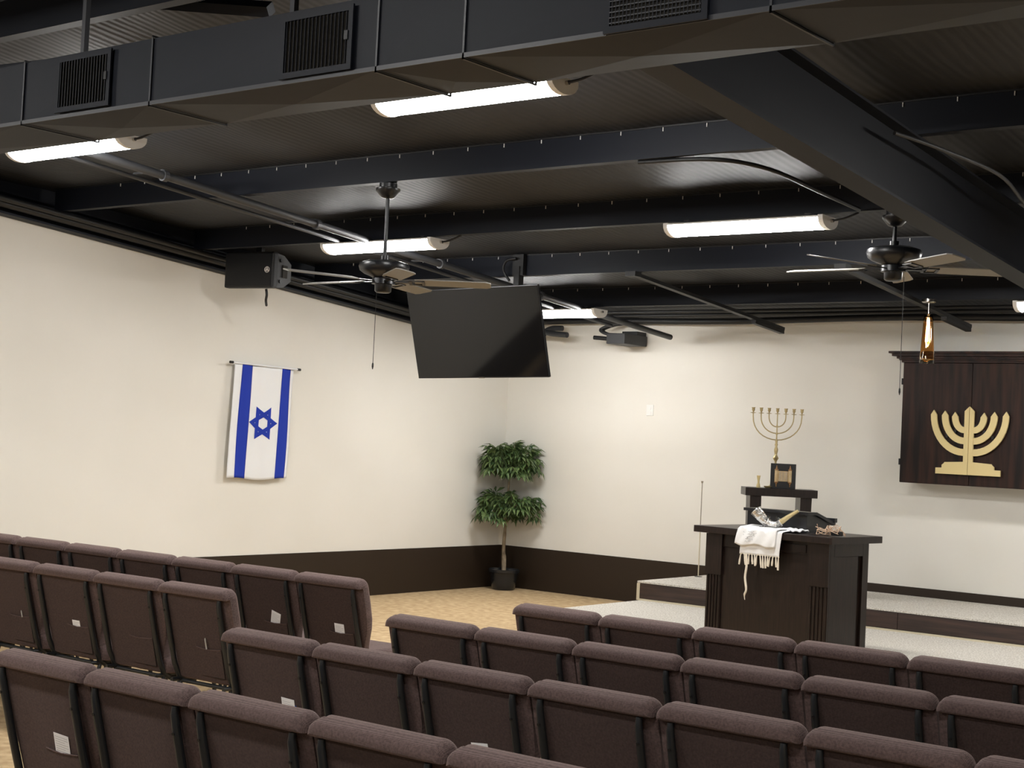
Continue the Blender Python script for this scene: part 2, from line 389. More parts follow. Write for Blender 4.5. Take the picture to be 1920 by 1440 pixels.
for x in (5.42, 6.75, 8.1):
    y = DY0 + D/2
    MB().box(x-.012, x+.012, D/2-.012, D/2+.012, H+.013, roof(y)-.02-DZ0).build('hanger_strap', 'ductedge', t)
def register(x0, x1, z0, z1, label, fine=False):
    t = empty('air_register', ((x0+x1)/2, DY0-.012, z0), 0, label, 'vent', 'duct registers')
    W, Hh = (x1-x0)/2, z1-z0; fr = .022
    f = MB(); f.box(-W-fr, W+fr, -.008, .0, -fr, 0).box(-W-fr, W+fr, -.008, 0, Hh, Hh+fr).box(-W-fr, -W, -.008, 0, 0, Hh).box(W, W+fr, -.008, 0, 0, Hh)
    f.build('frame', 'duct', t)
    MB().box(-W, W, -.0005, .006, 0, Hh).build('throat', 'void', t)
    n = 17 if not fine else 24
    for k in range(n):
        x = -W + (k+.5)*2*W/n; R = Matrix.Translation((x, -.005, 0)) @ Matrix.Rotation(.55, 4, 'Z')
        MB().box(-.0012, .0012, -.007, .004, .001, Hh-.001, R).build('louver', 'duct', t)
    if fine:
        for k in range(12):
            z = (k+.5)*Hh/12; MB().box(-W, W, -.010, -.0085, z-.0016, z+.0016).build('cross_bar', 'ductedge', t)
    else: MB().box(W-.014, W+.004, -.013, -.009, Hh*.45, Hh*.62).build('damper_lever', 'black', t)
register(5.56, 5.885, 3.07, 3.265, 'black louvred air register on the duct end toward the flag wall')
register(6.94, 7.265, 3.065, 3.258, 'black louvred air register on the duct between two seams')
register(8.40, 8.73, 3.05, 3.258, 'black cross-barred air register on the duct near the deep rafter', True)
# diagonal brace above the duct
pipe('roof_brace', [(4.9, -9.55, 3.86), (5.7, -9.35, 3.75)], .04, 'steel', 'black angle brace above the air duct', 'brace', 4)

# ------------------------------------------------------------------ ceiling fans
def fan(x, y, zc, rod, label, cord, phase, cx=-.06):
    t = empty('ceiling_fan', (x, y, zc), 0, label, 'fan')
    MB().lathe([(.062, 0), (.062, -.028), (.085, -.034), (.085, -.052), (.045, -.098), (.022, -.105)], 24).build('canopy', 'blackgloss', t, True)
    MB().tube([(0, 0, -.1), (0, 0, -.1-rod)], .014, 12).build('down_rod', 'blackgloss', t, True)
    z = -.1-rod
    hs = MB().lathe([(.03, z+.035), (.03, z+.004), (.12, z-.005), (.172, z-.022), (.178, z-.045), (.168, z-.075), (.14, z-.095), (.08, z-.118), (.075, z-.125), (.02, z-.126)], 28).build('motor_housing', 'blackgloss', t, True)
    MB().lathe([(.08, z-.127), (.082, z-.165), (.06, z-.168), (.058, z-.215), (.045, z-.225), (.012, z-.228)], 24).build('switch_housing', 'blackgloss', t, True)
    zb = z-.145
    for k in range(5):
        a = phase + 2*PI*k/5; Rz = Matrix.Rotation(a, 4, 'Z') @ Matrix.Translation((0, 0, zb)) @ Matrix.Rotation(-.2, 4, 'X')
        br = MB()
        br.box(.07, .20, -.012, .012, -.006, .002).box(.18, .29, -.045, -.033, -.006, .000).box(.18, .29, .033, .045, -.006, .000).box(.18, .20, -.045, .045, -.006, 0).box(.27, .29, -.045, .045, -.006, 0)
        br.xf(Rz); bo = br.build('blade_iron', 'blackgloss', t)
        bl = MB(); bl.prism([(.22, -.055), (.30, -.065), (.72, -.068), (.75, -.045), (.75, .045), (.72, .068), (.30, .065), (.22, .055)], .001, .008, 'xy'); bl.xf(Rz)
        bl.build('blade', 'fanblade', t)
    if cord:
        MB().tube([(cx, -.0, z-.2), (cx, -.0, z-.5), (cx, -.0, z-cord)], .0022, 5).build('pull_cord', 'black', t)
        MB().lathe([(.001, .03), (.006, .02), (.007, 0), (.002, -.02)], 8, (cx, 0, z-cord)).build('pull_knob', 'black', t, True)
    return t
fan(3.93, -6.545, roof(-6.545)-.203, .44, 'tall-rod black ceiling fan with taupe blades in front of the hanging screen', .74, math.radians(36))
fan(7.015, -5.01, roof(-5.01)-.203, .135, 'short-rod black ceiling fan with taupe blades beside the deep rafter', .95, math.radians(36), .075)

# ------------------------------------------------------------------ hanging screen
t = empty('television', (2.729, -4.02, 2.666), 0, 'large flat black television hanging tilted from the ceiling', 'television')
R = Matrix.Rotation(.047, 4, 'Z') @ Matrix.Rotation(.275, 4, 'X') @ Matrix.Rotation(-.024, 4, 'Y')
W, H = 1.43/2, .804/2
MB().box(-W, W, 0, .028, -H, H, R, .004).build('cabinet', 'blackgloss', t)
MB().box(-W+.006, W-.006, -.003, -.0005, -H+.012, H-.006, R).build('panel', 'screen', t)
MB().box(-.03, .03, -.005, -.001, -H-.002, -H+.006, R).build('sensor', 'chrome', t)
MB().box(-.45, .45, .028, .075, -.3, .12, R, .008).build('rear_housing', 'black', t)
mt = empty('tv_mount', (2.77, -3.50, 3.235), 0, 'black ceiling pole bracket holding up the television', 'bracket')
MB().box(-.03, .03, -.035, .035, -.62, .08).build('pole', 'black', mt)
MB().box(-.06, .06, -.02, .03, .0, .19).build('bracket_plate', 'black', mt)
MB().box(-.25, .25, -.42, -.02, -.60, -.56).build('arm', 'black', mt)
MB().tube(smoothpts([(-.08, -.03, -.05), (-.14, -.05, .05), (-.1, -.06, .13), (0, -.05, .15)]), .012, 8).build('cable_loop', 'black', mt, True)

# ------------------------------------------------------------------ loudspeaker on the side wall
t = empty('loudspeaker', (.62, -4.78, 3.03), math.radians(11), 'black loudspeaker lying on its side high on the flag wall', 'loudspeaker')
W, Hh = .275, .335
pr = [(-W, 0), (W, 0), (W, Hh), (-W, Hh)]
MB().box(-W, W, -.02, .06, 0, Hh, None, .018).build('front_frame', 'black', t)
MB().box(-W+.02, W-.02, -.026, -.019, .02, Hh-.02).build('grille', 'blackgloss', t)
cb = MB(); cb.rings([[(-W+.01, .06, .01), (W-.01, .06, .01), (W-.01, .06, Hh-.01), (-W+.01, .06, Hh-.01)], [(-W+.03, .16, .02), (W-.01, .16, .02), (W-.01, .16, Hh-.02), (-W+.03, .16, Hh-.02)],
    [(-W+.1, .29, .09), (W-.02, .29, .09), (W-.02, .29, Hh-.09), (-W+.1, .29, Hh-.09)]])
cab = cb.build('cabinet', 'greypipe', t)
for z in (.07, Hh-.07): MB().tube([(W-.015, .10, z), (W+.004, .10, z)], .016, 12).build('bolt', 'blackgloss', cab, True)
MB().box(W-.012, W+.003, .13, .2, .11, Hh-.11).build('handle_recess', 'void', cab)
lg = MB()
lg.tube([(.21+.026*math.cos(k*PI/12), -.0275, Hh/2+.026*math.sin(k*PI/12)) for k in range(25)], .0022, 5)
for k in range(3):
    a = PI/2 + k*2*PI/3
    lg.tube([(.21-.018*math.cos(a), -.0275, Hh/2-.018*math.sin(a)), (.21+.024*math.cos(a), -.0275, Hh/2+.024*math.sin(a))], .002, 5)
    lg.tube([(.21+.02*math.cos(a+.5), -.0275, Hh/2+.02*math.sin(a+.5)), (.21+.012*math.cos(a), -.0275, Hh/2+.012*math.sin(a)), (.21+.02*math.cos(a-.5), -.0275, Hh/2+.02*math.sin(a-.5))], .0015, 5)
lg.build('emblem', 'switch', t)
MB().tube(smoothpts([(.12, .1, .0), (.13, .1, -.05), (.11, .12, -.1), (.06, .2, -.14)]), .012, 8).build('cable', 'black', t, True)
MB().box(-.03, .03, .12, .17, Hh-.02, roof(-4.65)-3.03-.03).build('hanging_bracket', 'black', t)

# ------------------------------------------------------------------ flag on the side wall
t = empty('flag', (.07, -4.0, 1.24), 0, 'blue and white Israeli flag hung from a rod on the cream wall', 'flag')
# local: u along +y (width), z up ; cloth x position
FW, FH = .80, 1.115
def cloth(u, v, dx=0):
    sag = .012*math.sin(u*9+1)*(1-v*.3) + .010*math.sin(u*21+v*4)*(.4+.6*v) - .006
    y = -FW/2 + u*FW - .03*(1-v)*(1) + .012*math.sin(v*5)*(u-.5)
    zz = v*FH + .012*math.sin(u*8+.5)*(1-v) - .012*u*v
    return (-.012+sag*.8*(1-abs(v-.2)*.3)+dx, y, zz)
fb = MB().grid(lambda u, v: cloth(u, v), 40, 40).build('cloth', 'white', t, True, solid=.002)
for u0, u1 in ((.118, .30), (.785, .95)):
    MB().grid(lambda u, v: cloth(lin(u0, u1, u), v, .0022), 8, 40).build('stripe', 'blue', t, True, solid=.0012)
# star of David on its side
def star_strip(m, a0, a1, s):
    pts = [a0, a1]
    return
st = MB(); cu, cv, rr = .535, .50, .185
def sp(a, r): return (cu + r*math.cos(a)/FW, cv + r*math.sin(a)/FH)
for off in (0, PI):
    outer = [sp(off + k*2*PI/3, rr) for k in range(3)]; inner = [sp(off + k*2*PI/3, rr*.56) for k in range(3)]
    for k in range(3):
        k2 = (k+1) % 3
        for j in range(8):
            q = []
            for (a, b, tt) in ((outer[k], outer[k2], j/8), (outer[k], outer[k2], (j+1)/8), (inner[k], inner[k2], (j+1)/8), (inner[k], inner[k2], j/8)):
                u_, v_ = lin(a[0], b[0], tt), lin(a[1], b[1], tt); q.append(cloth(u_, v_, .0032 if off else .0042))
            st.faces(q, [(0, 1, 2, 3)])
st.build('star', 'blue', t, solid=.001)
MB().tube([(-.002, -.45, FH+.008), (-.002, .45, FH-.006)], .009, 10).build('rod', 'white', t, True)
for y, z in ((-.45, FH+.008), (.45, FH-.006)): MB().tube([(-.002, y-.02, z), (-.002, y+.02, z)], .013, 10).build('rod_cap', 'black', t, True)
for y in (-.42, .42): MB().box(-.066, -.004, y-.006, y+.006, FH-.004, FH+.006).build('bracket', 'fixture', t)

# ------------------------------------------------------------------ wall plate
t = empty('wall_outlet', (2.02, 0, 2.09), 0, 'white two-gang wall outlet on the cream front wall', 'outlet')
MB().box(-.045, .045, -.008, 0, 0, .122, None, .003).build('plate', 'switch', t)
for z in (.035, .086): MB().lathe([(.018, 0), (.018, .003)], 14).xf(Matrix.Translation((0, -.008, z)) @ Matrix.Rotation(PI/2, 4, 'X')).build('socket', 'fixture', t)

# ------------------------------------------------------------------ stage platforms
Z1, Z2 = .215, .405
t = empty('stage_platform', (2.95, -3.2, 0), 0, 'low stage platform with speckled off-white carpet under the dark stand', 'platform')
MB().box(0, 9.5, 0, 3.19, 0, Z1-.02).build('base', 'darkwood', t)
MB().box(-.006, 9.5, -.006, 3.19, Z1-.02, Z1, None, .004).build('carpet_top', 'stagecarpet', t)
t = empty('stage_platform', (2.91, -1.5, Z1), 0, 'upper stage platform with speckled off-white carpet against the front wall', 'platform')
MB().box(.03, 9.5, .02, 1.49, 0.001, Z2-Z1-.022).build('base', 'band', t)
MB().box(.0, 9.5, .0, 1.49, Z2-Z1-.020, Z2-Z1, None, .004).build('carpet_top', 'stagecarpet', t)
for a, b in ((.035, .93), (.934, 2.74), (2.744, 5.2), (5.204, 7.6)):
    MB().box(a, b, .0, .018, .018, Z2-Z1-.024, None, .002).build('riser_board', 'riserwood', t)
MB().box(.035, 9.5, -.012, .02, .0, .016).build('base_trim', 'cream', t)
MB().box(.0, .034, -.004, .02, .0, Z2-Z1-.022).build('corner_trim', 'cream', t)

# ------------------------------------------------------------------ dark table (bimah) on the low platform
TT = 1.15
TW, TD = 1.257, .707
th = -.117
tb = empty('lectern_table', (4.984, -3.964, 0), th, 'dark espresso wooden lectern table with fluted pilasters in front of the platform', 'table')
Hh = TT
top = MB().box(0, TW, 0, TD, Hh-.052, Hh, None, .004).build('table_top', 'darkwood', tb)
bx0, bx1, by0, by1 = .10, TW-.055, .06, TD-.10
MB().box(bx0+.02, bx1-.02, by0+.02, by1-.02, 0, Hh-.054).build('carcass', 'darkwood', tb)
for x0, x1 in ((bx0, bx0+.14), (bx1-.16, bx1)):
    pl = MB().box(x0, x1, by0, by0+.018, 0, Hh-.054).box(x0-.006, x1+.006, by0-.016, by0-.001, .78, Hh-.056).build('pilaster', 'darkwood', tb)
    nfl = 5
    for k in range(nfl):
        xx = x0 + (k+.5)*(x1-x0)/nfl
        MB().tube([(xx, by0-.001, .01), (xx, by0-.001, .775)], .010, 8).build('flute', 'darkwood', pl, True)
MB().box(bx0+.142, bx1-.162, by0+.004, by0+.019, Hh-.15, Hh-.056).build('top_rail', 'darkwood', tb)
MB().box(bx0+.30, bx1-.20, by0-.004, by0+.003, Hh-.135, Hh-.075, None, .002).build('rail_moulding', 'darkwood', tb)
MB().box(bx0+.142, bx1-.162, by0+.012, by0+.0195, 0, Hh-.152).build('front_panel', 'darkwood', tb)
# right side frame with recessed panel
MB().box(bx1-.019, bx1, by0+.02, by0+.07, 0, Hh-.054).build('side_stile', 'darkwood', tb)
MB().box(bx1-.019, bx1, by1-.08, by1, 0, Hh-.054).build('side_stile', 'darkwood', tb)
MB().box(bx1-.019, bx1, by0+.072, by1-.082, Hh-.15, Hh-.054).build('side_rail', 'darkwood', tb)
MB().box(bx1-.0195, bx1-.006, by0+.072, by1-.14, 0, Hh-.152).build('side_panel', 'darkwood', tb)
TM = Matrix.Translation((4.984, -3.964, TT)) @ Matrix.Rotation(th, 4, 'Z')
def tloc(u, v, z=0): return TM @ Vector((u, v, z))

# slanted black reading stand on the table
p = tloc(.30, .25); rs = empty('reading_stand', p, th, 'black slanted reading stand on the dark lectern table', 'book stand')
W, Dp = .575, .31
MB().prism([(0, 0), (Dp, 0), (Dp, .065), (.10, .135), (0, .135)], 0.03, W, 'yz').build('body', 'blackgloss', rs)
MB().prism([(-.015, .136), (.10, .136), (Dp+.06, .055), (Dp+.06, .078), (.105, .158), (-.015, .158)], 0, W+.02, 'yz').build('slanted_top', 'blackgloss', rs)
MB().box(.0, W+.03, Dp+.03, Dp+.065, .079, .112).build('book_ledge', 'blackgloss', rs)

# ------------------------------------------------------------------ high open stand on the upper platform
SS = empty('display_stand', (4.11, -.875, Z2), math.radians(36), 'dark wooden open display stand on the upper platform behind the lectern table', 'stand')
sh = 1.398-Z2
MB().box(-.35, .35, -.18, .18, sh-.078, sh, None, .003).build('shelf_top', 'darkwood', SS)
for s in (-1, 1):
    x0 = s*.245
    MB().prism([(x0-.055, sh-.079), (x0+.055, sh-.079), (x0+.05-.01*s, 0), (x0-.05-.01*s, 0)], -.15, .15, 'xz').build('side_panel', 'darkwood', SS)
MB().box(-.19, .19, -.13, .13, .02, .06).build('lower_shelf', 'darkwood', SS)
SM = Matrix.Translation((4.11, -.875, 1.398)) @ Matrix.Rotation(math.radians(36), 4, 'Z')
def sloc(u, v, z=0): return SM @ Vector((u, v, z))

# brass seven-branch menorah
mn = empty('menorah', sloc(-.03, .10), math.radians(30), 'tall brass seven-branched menorah on the dark display stand', 'menorah')
MB().lathe([(.085, 0), (.085, .012), (.06, .02), (.03, .045), (.018, .09), (.012, .13), (.022, .15), (.012, .17), (.016, .2), (.026, .215), (.012, .235), (.01, .26), (.018, .275), (.03, .295), (.016, .32), (.012, .335),
            (.018, .36), (.02, .38), (.01, .41), (.016, .43), (.01, .445), (.014, .46), (.008, .48), (.006, .52), (.011, .535), (.006, .55), (.005, .60), (.009, .615), (.005, .63), (.005, .735), (.001, .737)], 14).build('stem', 'brassdull', mn, True)
ztop = .735
for r, zj in ((.238, .475), (.160, .54), (.082, .605)):
    pts = []
    for k in range(17):
        a = PI*k/16; pts.append((-r*math.cos(a), 0, ztop-.03-(ztop-.03-zj)*math.sin(a)**.9))
    pts = [(-r, 0, ztop)] + pts + [(r, 0, ztop)]
    MB().tube(pts, .0055, 8).build('branch', 'brassdull', mn, True)
for x in (-.238, -.160, -.082, 0, .082, .160, .238):
    MB().lathe([(.005, ztop-.004), (.027, ztop), (.027, ztop+.003), (.006, ztop+.006), (.008, ztop+.016), (.016, ztop+.03), (.013, ztop+.04), (.019, ztop+.055), (.012, ztop+.054), (.010, ztop+.04), (.001, ztop+.04)], 12, (x, 0, 0)).build('candle_cup', 'brassdull', mn, True)
# framed scroll
fr = empty('framed_scroll', sloc(.02, -.10), math.radians(30), 'small black framed Torah scroll display in front of the brass menorah', 'picture')
MB().box(-.122, .122, 0, .03, 0, .245, None, .003).build('frame', 'black', fr)
MB().box(-.112, .112, -.002, .001, .012, .233).build('backing', 'black', fr)
pa = MB().box(-.05, .05, -.006, -.0025, .072, .172).build('parchment', 'parchment', fr)
for k in range(3):
    tx = MB()
    for j in range(11): tx.box(-.042+.03*k, -.018+.03*k, -.0066, -.0061, .08+.008*j, .0825+.008*j)
    tag(tx.build('text_column', 'ink', pa), kind='stuff')
for s in (-1, 1):
    ro = MB().tube([(s*.065, -.01, .068), (s*.065, -.01, .178)], .0175, 12).build('rolled_end', 'parchment', fr, True)
    MB().lathe([(.004, .018), (.004, .04), (.009, .045), (.009, .052), (.02, .06), (.02, .066), (.006, .067), (.006, .18), (.02, .181), (.02, .187), (.008, .193), (.009, .20), (.004, .215), (.002, .228)], 10, (s*.065, -.01, 0)).build('roller', 'rollwood', fr, True)
v = tag(MB().lathe([(.016, 0), (.019, .012), (.017, .03), (.010, .045), (.011, .07), (.017, .105), (.019, .118), (.014, .117), (.009, .08), (.001, .07)], 16).build('vase', 'gold', smooth=True), 'small pale gold bud vase on the dark display stand', 'vase'); v.location = sloc(-.215, -.08)
d = tag(MB().lathe([(.022, 0), (.036, .01), (.040, .02), (.036, .019), (.02, .008), (.001, .007)], 16).build('dish', 'brassdull', smooth=True), 'tiny brass dish beside the framed scroll', 'dish'); d.location = sloc(-.125, -.10)

# tall thin rod standing behind the table
t = empty('staff', (2.975, -.42, Z2), 0, 'thin pale staff standing upright on the upper platform', 'staff')
MB().tube([(0, 0, .006), (0, 0, .50)], .006, 8).build('lower_shaft', 'cream', t, True)
MB().tube([(0, 0, .50), (0, 0, .98)], .0048, 8).build('upper_shaft', 'chrome', t, True)
MB().lathe([(.006, .98), (.014, 1.0), (.014, 1.004), (.002, 1.005)], 10).build('finial', 'chrome', t, True)
MB().lathe([(.04, 0), (.04, .004), (.006, .007)], 12).build('foot', 'black', t, True)

# ------------------------------------------------------------------ prayer shawl on the table
ts = empty('prayer_shawl', tloc(.445, 0), th, 'folded white prayer shawl with fringe draped over the table edge', 'cloth')
def drape(u, s, off, wob=0):
    """u across 0..1, s path metre from back (0) over the edge at s=.26 then down"""
    ed = .24; k = math.sin(u*7+s*9)*.004 + wob*math.sin(u*15+s*22)*.004
    if s < ed: return (u, ed-s - off*.2, .004+off+abs(k)+.006*math.sin(s*14))
    dd = s-ed
    return (u, -.010-off-abs(k)*1.2 - .004*math.sin(dd*20), .004+off*.8-dd+.0)
W = .39
def low(u, s):
    x, y, z = drape(u, s*.43, .002); return (.02 + u*(W-.03) + .012*math.sin(s*4), y, z)
MB().grid(low, 20, 26).build('lower_layer', 'white', ts, True, solid=.003)
def upl(u, s):
    sl = s*(.365+.012*math.sin(u*9)); x, y, z = drape(u, sl, .012, 1)
    return (-.012 + u*(W-.04) - .03*max(0, sl-.24)*4*(1-u) + .0*s + (.02 if s < .5 else .02*(1-s)*2), y, z + .006*math.sin(u*5+2))
MB().grid(upl, 24, 26).build('upper_fold', 'white', ts, True, solid=.009)
def tail(u, s): return (W*.8 + u*.17, .08 + s*.13 + .02*math.sin(u*6), .012 + .012*math.sin(u*9+s*6)**2 + .010*(1-abs(2*s-1)))
MB().grid(tail, 12, 8).build('rear_fold', 'white', ts, True, solid=.010)
em = MB()
for j in range(5):
    x = .05
    while x < .17 - .015*abs(j-1):
        ll = random.uniform(.006, .014); ps = upl(x/(W-.04), (.262+.017*j)/.367); yy = ps[1]-.0052; zz = ps[2] + random.uniform(-.003, .003)
        em.tube([(x, yy, zz), (x+ll*.5, yy, zz+random.uniform(-.008, .008)), (x+ll, yy, zz+random.uniform(-.004, .004))], .0012, 4); x += ll+.004
tag(em.build('embroidery', 'ink', ts), kind='stuff')
k = 0
for i in range(15):
    x = .03 + i*(W-.04)/14.5; L = random.uniform(.075, .105); a = random.uniform(-.018, .018)
    MB().tube([(x, -.014, -.180), (x+a*.3, -.017, -.19), (x+a*.7, -.016, -.18-L*.6), (x+a, -.015, -.175-L)], [.006, .004, .008, .007], 6).build('tassel', 'offwhite', ts, True)
MB().tube(smoothpts([(.075, -.016, -.18), (.085, -.018, -.27), (.075, -.017, -.36), (.09, -.018, -.45), (.075, -.016, -.49), (.08, -.016, -.53)], 4), [.009]*12+[.008]*5+[.005, .004, .003, .002], 7).build('long_tassel', 'offwhite', ts, True)

# shofar on a clear stand
sf = empty('shofar', tloc(.64, .13, .015), th+.35, 'curved silver-plated shofar horn resting on a clear stand on the shawl', 'horn')
path = smoothpts([(-.13, 0, .135), (-.08, 0, .085), (-.03, 0, .045), (.03, 0, .035), (.08, 0, .065), (.14, 0, .11), (.20, 0, .15)], 5)
n = len(path); rad = [lin(.046, .012, (i/(n-1))**.75) for i in range(n)]
i0 = int(n*.18); i1 = int(n*.62)
MB().tube(path[:i0+1], rad[:i0+1], 14, False).build('silver_mouth', 'silver', sf, True, solid=.003)
MB().tube(path[:i0], [r*.88 for r in rad[:i0]], 14, False).build('horn_mouth', 'horn', sf, True, solid=.002)
MB().tube(path[i0:i1+1], [r*1.03 for r in rad[i0:i1+1]], 14).build('silver_sleeve', 'silver', sf, True)
MB().tube(path[i1:], rad[i1:], 12).build('horn_tip', 'brassdull', sf, True)
sd = empty('shofar_stand', tloc(.64, .13, .030), th+.35, 'clear acrylic cradle under the shofar horn', 'stand')
for s in (-1, 1):
    MB().prism([(-.01, 0), (.03, 0), (.012, .085), (.0, .085)], -.03, .03, 'xz').xf(Matrix.Translation((s*.055, 0, 0)) @ Matrix.Rotation(-s*.25, 4, 'Y')).build('cradle_arm', 'acrylic', sd)
MB().box(-.085, .085, -.035, .035, -.005, .0).build('base_plate', 'acrylic', sd)

# tangled straps on the table
tg = empty('leather_straps', tloc(1.14, .15), th, 'tangle of thin tan leather cords on the corner of the lectern table', 'cord')
for i in range(11):
    x = random.uniform(-.06, .06); a = random.uniform(0, 6.28); pts = []
    for k in range(6):
        pts.append((x+.08*math.cos(a+k*1.1)*random.uniform(.4, 1.1), .05*math.sin(a+k*1.1), .006+.085*abs(math.sin(k*1.3+i))*random.uniform(.1, 1)))
    MB().tube(smoothpts(pts, 5), .0028, 5).build('strap', 'strap', tg, True)
MB().box(.02, .10, -.02, .03, .006, .04, None, .008).build('case', 'black', tg)

# ------------------------------------------------------------------ dark wall cabinet (ark) with gold emblem
AX, AY, AZ = 5.82, -.36, 1.52
ar = empty('wall_cabinet', (AX, 0, AZ), 0, 'dark stained wall cabinet with crown moulding and gold menorah emblem', 'cabinet')
hw = .692; AH = 1.18
MB().box(-hw, hw, AY+.022, -.002, 0, AH).build('carcass', 'arkwood', ar)
cr = MB()
for (o_, z0_, z1_) in ((.012, 1.165, 1.185), (.03, 1.185, 1.20), (.05, 1.20, 1.222), (.085, 1.222, 1.248), (.11, 1.248, 1.268)):
    cr.box(-hw-o_, hw+o_, AY-o_, -.002, z0_, z1_)
cr.build('crown_moulding', 'arkwood', ar)
def emblem_half(s):
    polys = []
    def arc(ro, zo, ri, zi, ztip, zsh):
        # outer/inner quarter ellipses from shoulder to stem
        st = .044; out = []; inn = []
        for k in range(13):
            a = (PI/2)*k/12
            out.append((st + (ro-st)*math.cos(a), zsh - (zsh-zo)*math.sin(a)))
            inn.append((st + (ri-st)*math.cos(a), zsh - (zsh-zi)*math.sin(a)))
        tip = ((ro+ri)/2+.002, ztip)
        return [tip] + out + inn[::-1]
    polys.append(arc(.376, .178, .318, .243, .605, .560)); polys.append(arc(.268, .288, .205, .350, .600, .555)); polys.append(arc(.168, .392, .108, .450, .590, .545))
    polys.append([(.002, .645), (.046, .600), (.046, .122), (.225, .112), (.235, .098), (.252, .085), (.252, .058), (.312, .056), (.312, 0), (.002, 0)])
    m = MB()
    for p in polys: m.prism([(s*a, b) for a, b in p], AY-.045, AY-.025, 'xz')
    return m.xf(Matrix.Translation((0, 0, .105)))
for s in (-1, 1):
    dr = MB().box(min(s*.0025, s*(hw-.004)), max(s*.0025, s*(hw-.004)), AY, AY+.021, .004, 1.16, None, .002).build('door', 'arkwood', ar)
    emblem_half(s).build('emblem_half', 'gold', dr)['label'] = 'half of the pale gold menorah emblem'
    for k in range(3):
        MB().box(s*(.06+.08*k)-.012, s*(.06+.08*k)+.012, AY-.026, AY-.0005, .55-.05*k, .58-.05*k).build('standoff', 'black', dr)
for z in (.2, .98): MB().box(-hw-.012, -hw, AY+.0, AY+.03, z-.03, z+.03).build('hinge', 'black', ar)

# ------------------------------------------------------------------ amber pendant lamp
pd = empty('pendant_lamp', (6.035, -2.0, roof(-2.0)-.203), 0, 'amber smoked glass pendant lamp in front of the dark wall cabinet', 'lamp')
MB().lathe([(.062, 0), (.062, -.022), (.05, -.03), (.012, -.032)], 24).build('canopy', 'chrome', pd, True)
MB().tube([(0, 0, -.03), (0, 0, -.13)], .007, 10).build('stem', 'chrome', pd, True)
MB().lathe([(.03, -.125), (.03, -.16), (.012, -.17)], 16).build('socket', 'black', pd, True)
gs = MB(); gs.bm.free(); gs.bm = bmesh.new(); n = 28
ri = []
for r, z in ((.036, -.128), (.040, -.2), (.050, -.35), (.060, -.51), (.061, -.545)):
    ri.append([(r*math.cos(2*PI*k/n), r*math.sin(2*PI*k/n), z) for k in range(n)])
gs.rings(ri, False); gs.build('glass_shade', 'amber', pd, True, solid=.003)
MB().lathe([(.011, -.171), (.02, -.22), (.026, -.30), (.024, -.36), (.012, -.40), (.001, -.405)], 16).build('bulb', 'acrylic', pd, True)
for k in range(6):
    a = k*PI/3; MB().tube([(.006*math.cos(a), .006*math.sin(a), -.18), (.013*math.cos(a), .013*math.sin(a), -.36)], .0016, 5).build('filament', 'filament', pd)

# ------------------------------------------------------------------ black device and pipe stubs high on the front wall
t = empty('wall_device', (1.83, -.30, 2.86), 0, 'black box device with arm and hoses high on the front wall', 'device')
MB().box(-.12, .12, -.18, .28, 0, .115, None, .008).build('housing', 'greypipe', t)
MB().box(-.10, .10, .1, .29, .115, .16, None, .005).build('top_box', 'black', t)
MB().tube([(-.13, -.08, .06), (-.34, -.10, .075)], .024, 10).build('arm', 'black', t, True)
for o_ in (0, .06): MB().tube(smoothpts([(-.06, -.06+o_, .11), (-.2, -.08+o_, .12), (-.30, -.04+o_, .17), (-.18, .0+o_, .225), (.0, .0+o_, .24)]), .016, 8).build('hose', 'greypipe', t, True)
pipe('pipe_elbow', smoothpts([(1.0, -.33, 3.048), (.86, -.34, 3.045), (.79, -.36, 3.01), (.88, -.38, 2.985), (1.12, -.40, 2.965)]), .032, 'greypipe', 'grey bent pipe elbow below the front wall pipe', 'pipe')
pipe('pipe_stub', [(.55, -.33, 2.985), (.76, -.34, 2.98)], .03, 'greypipe', 'short grey pipe stub beside the screen edge', 'pipe')

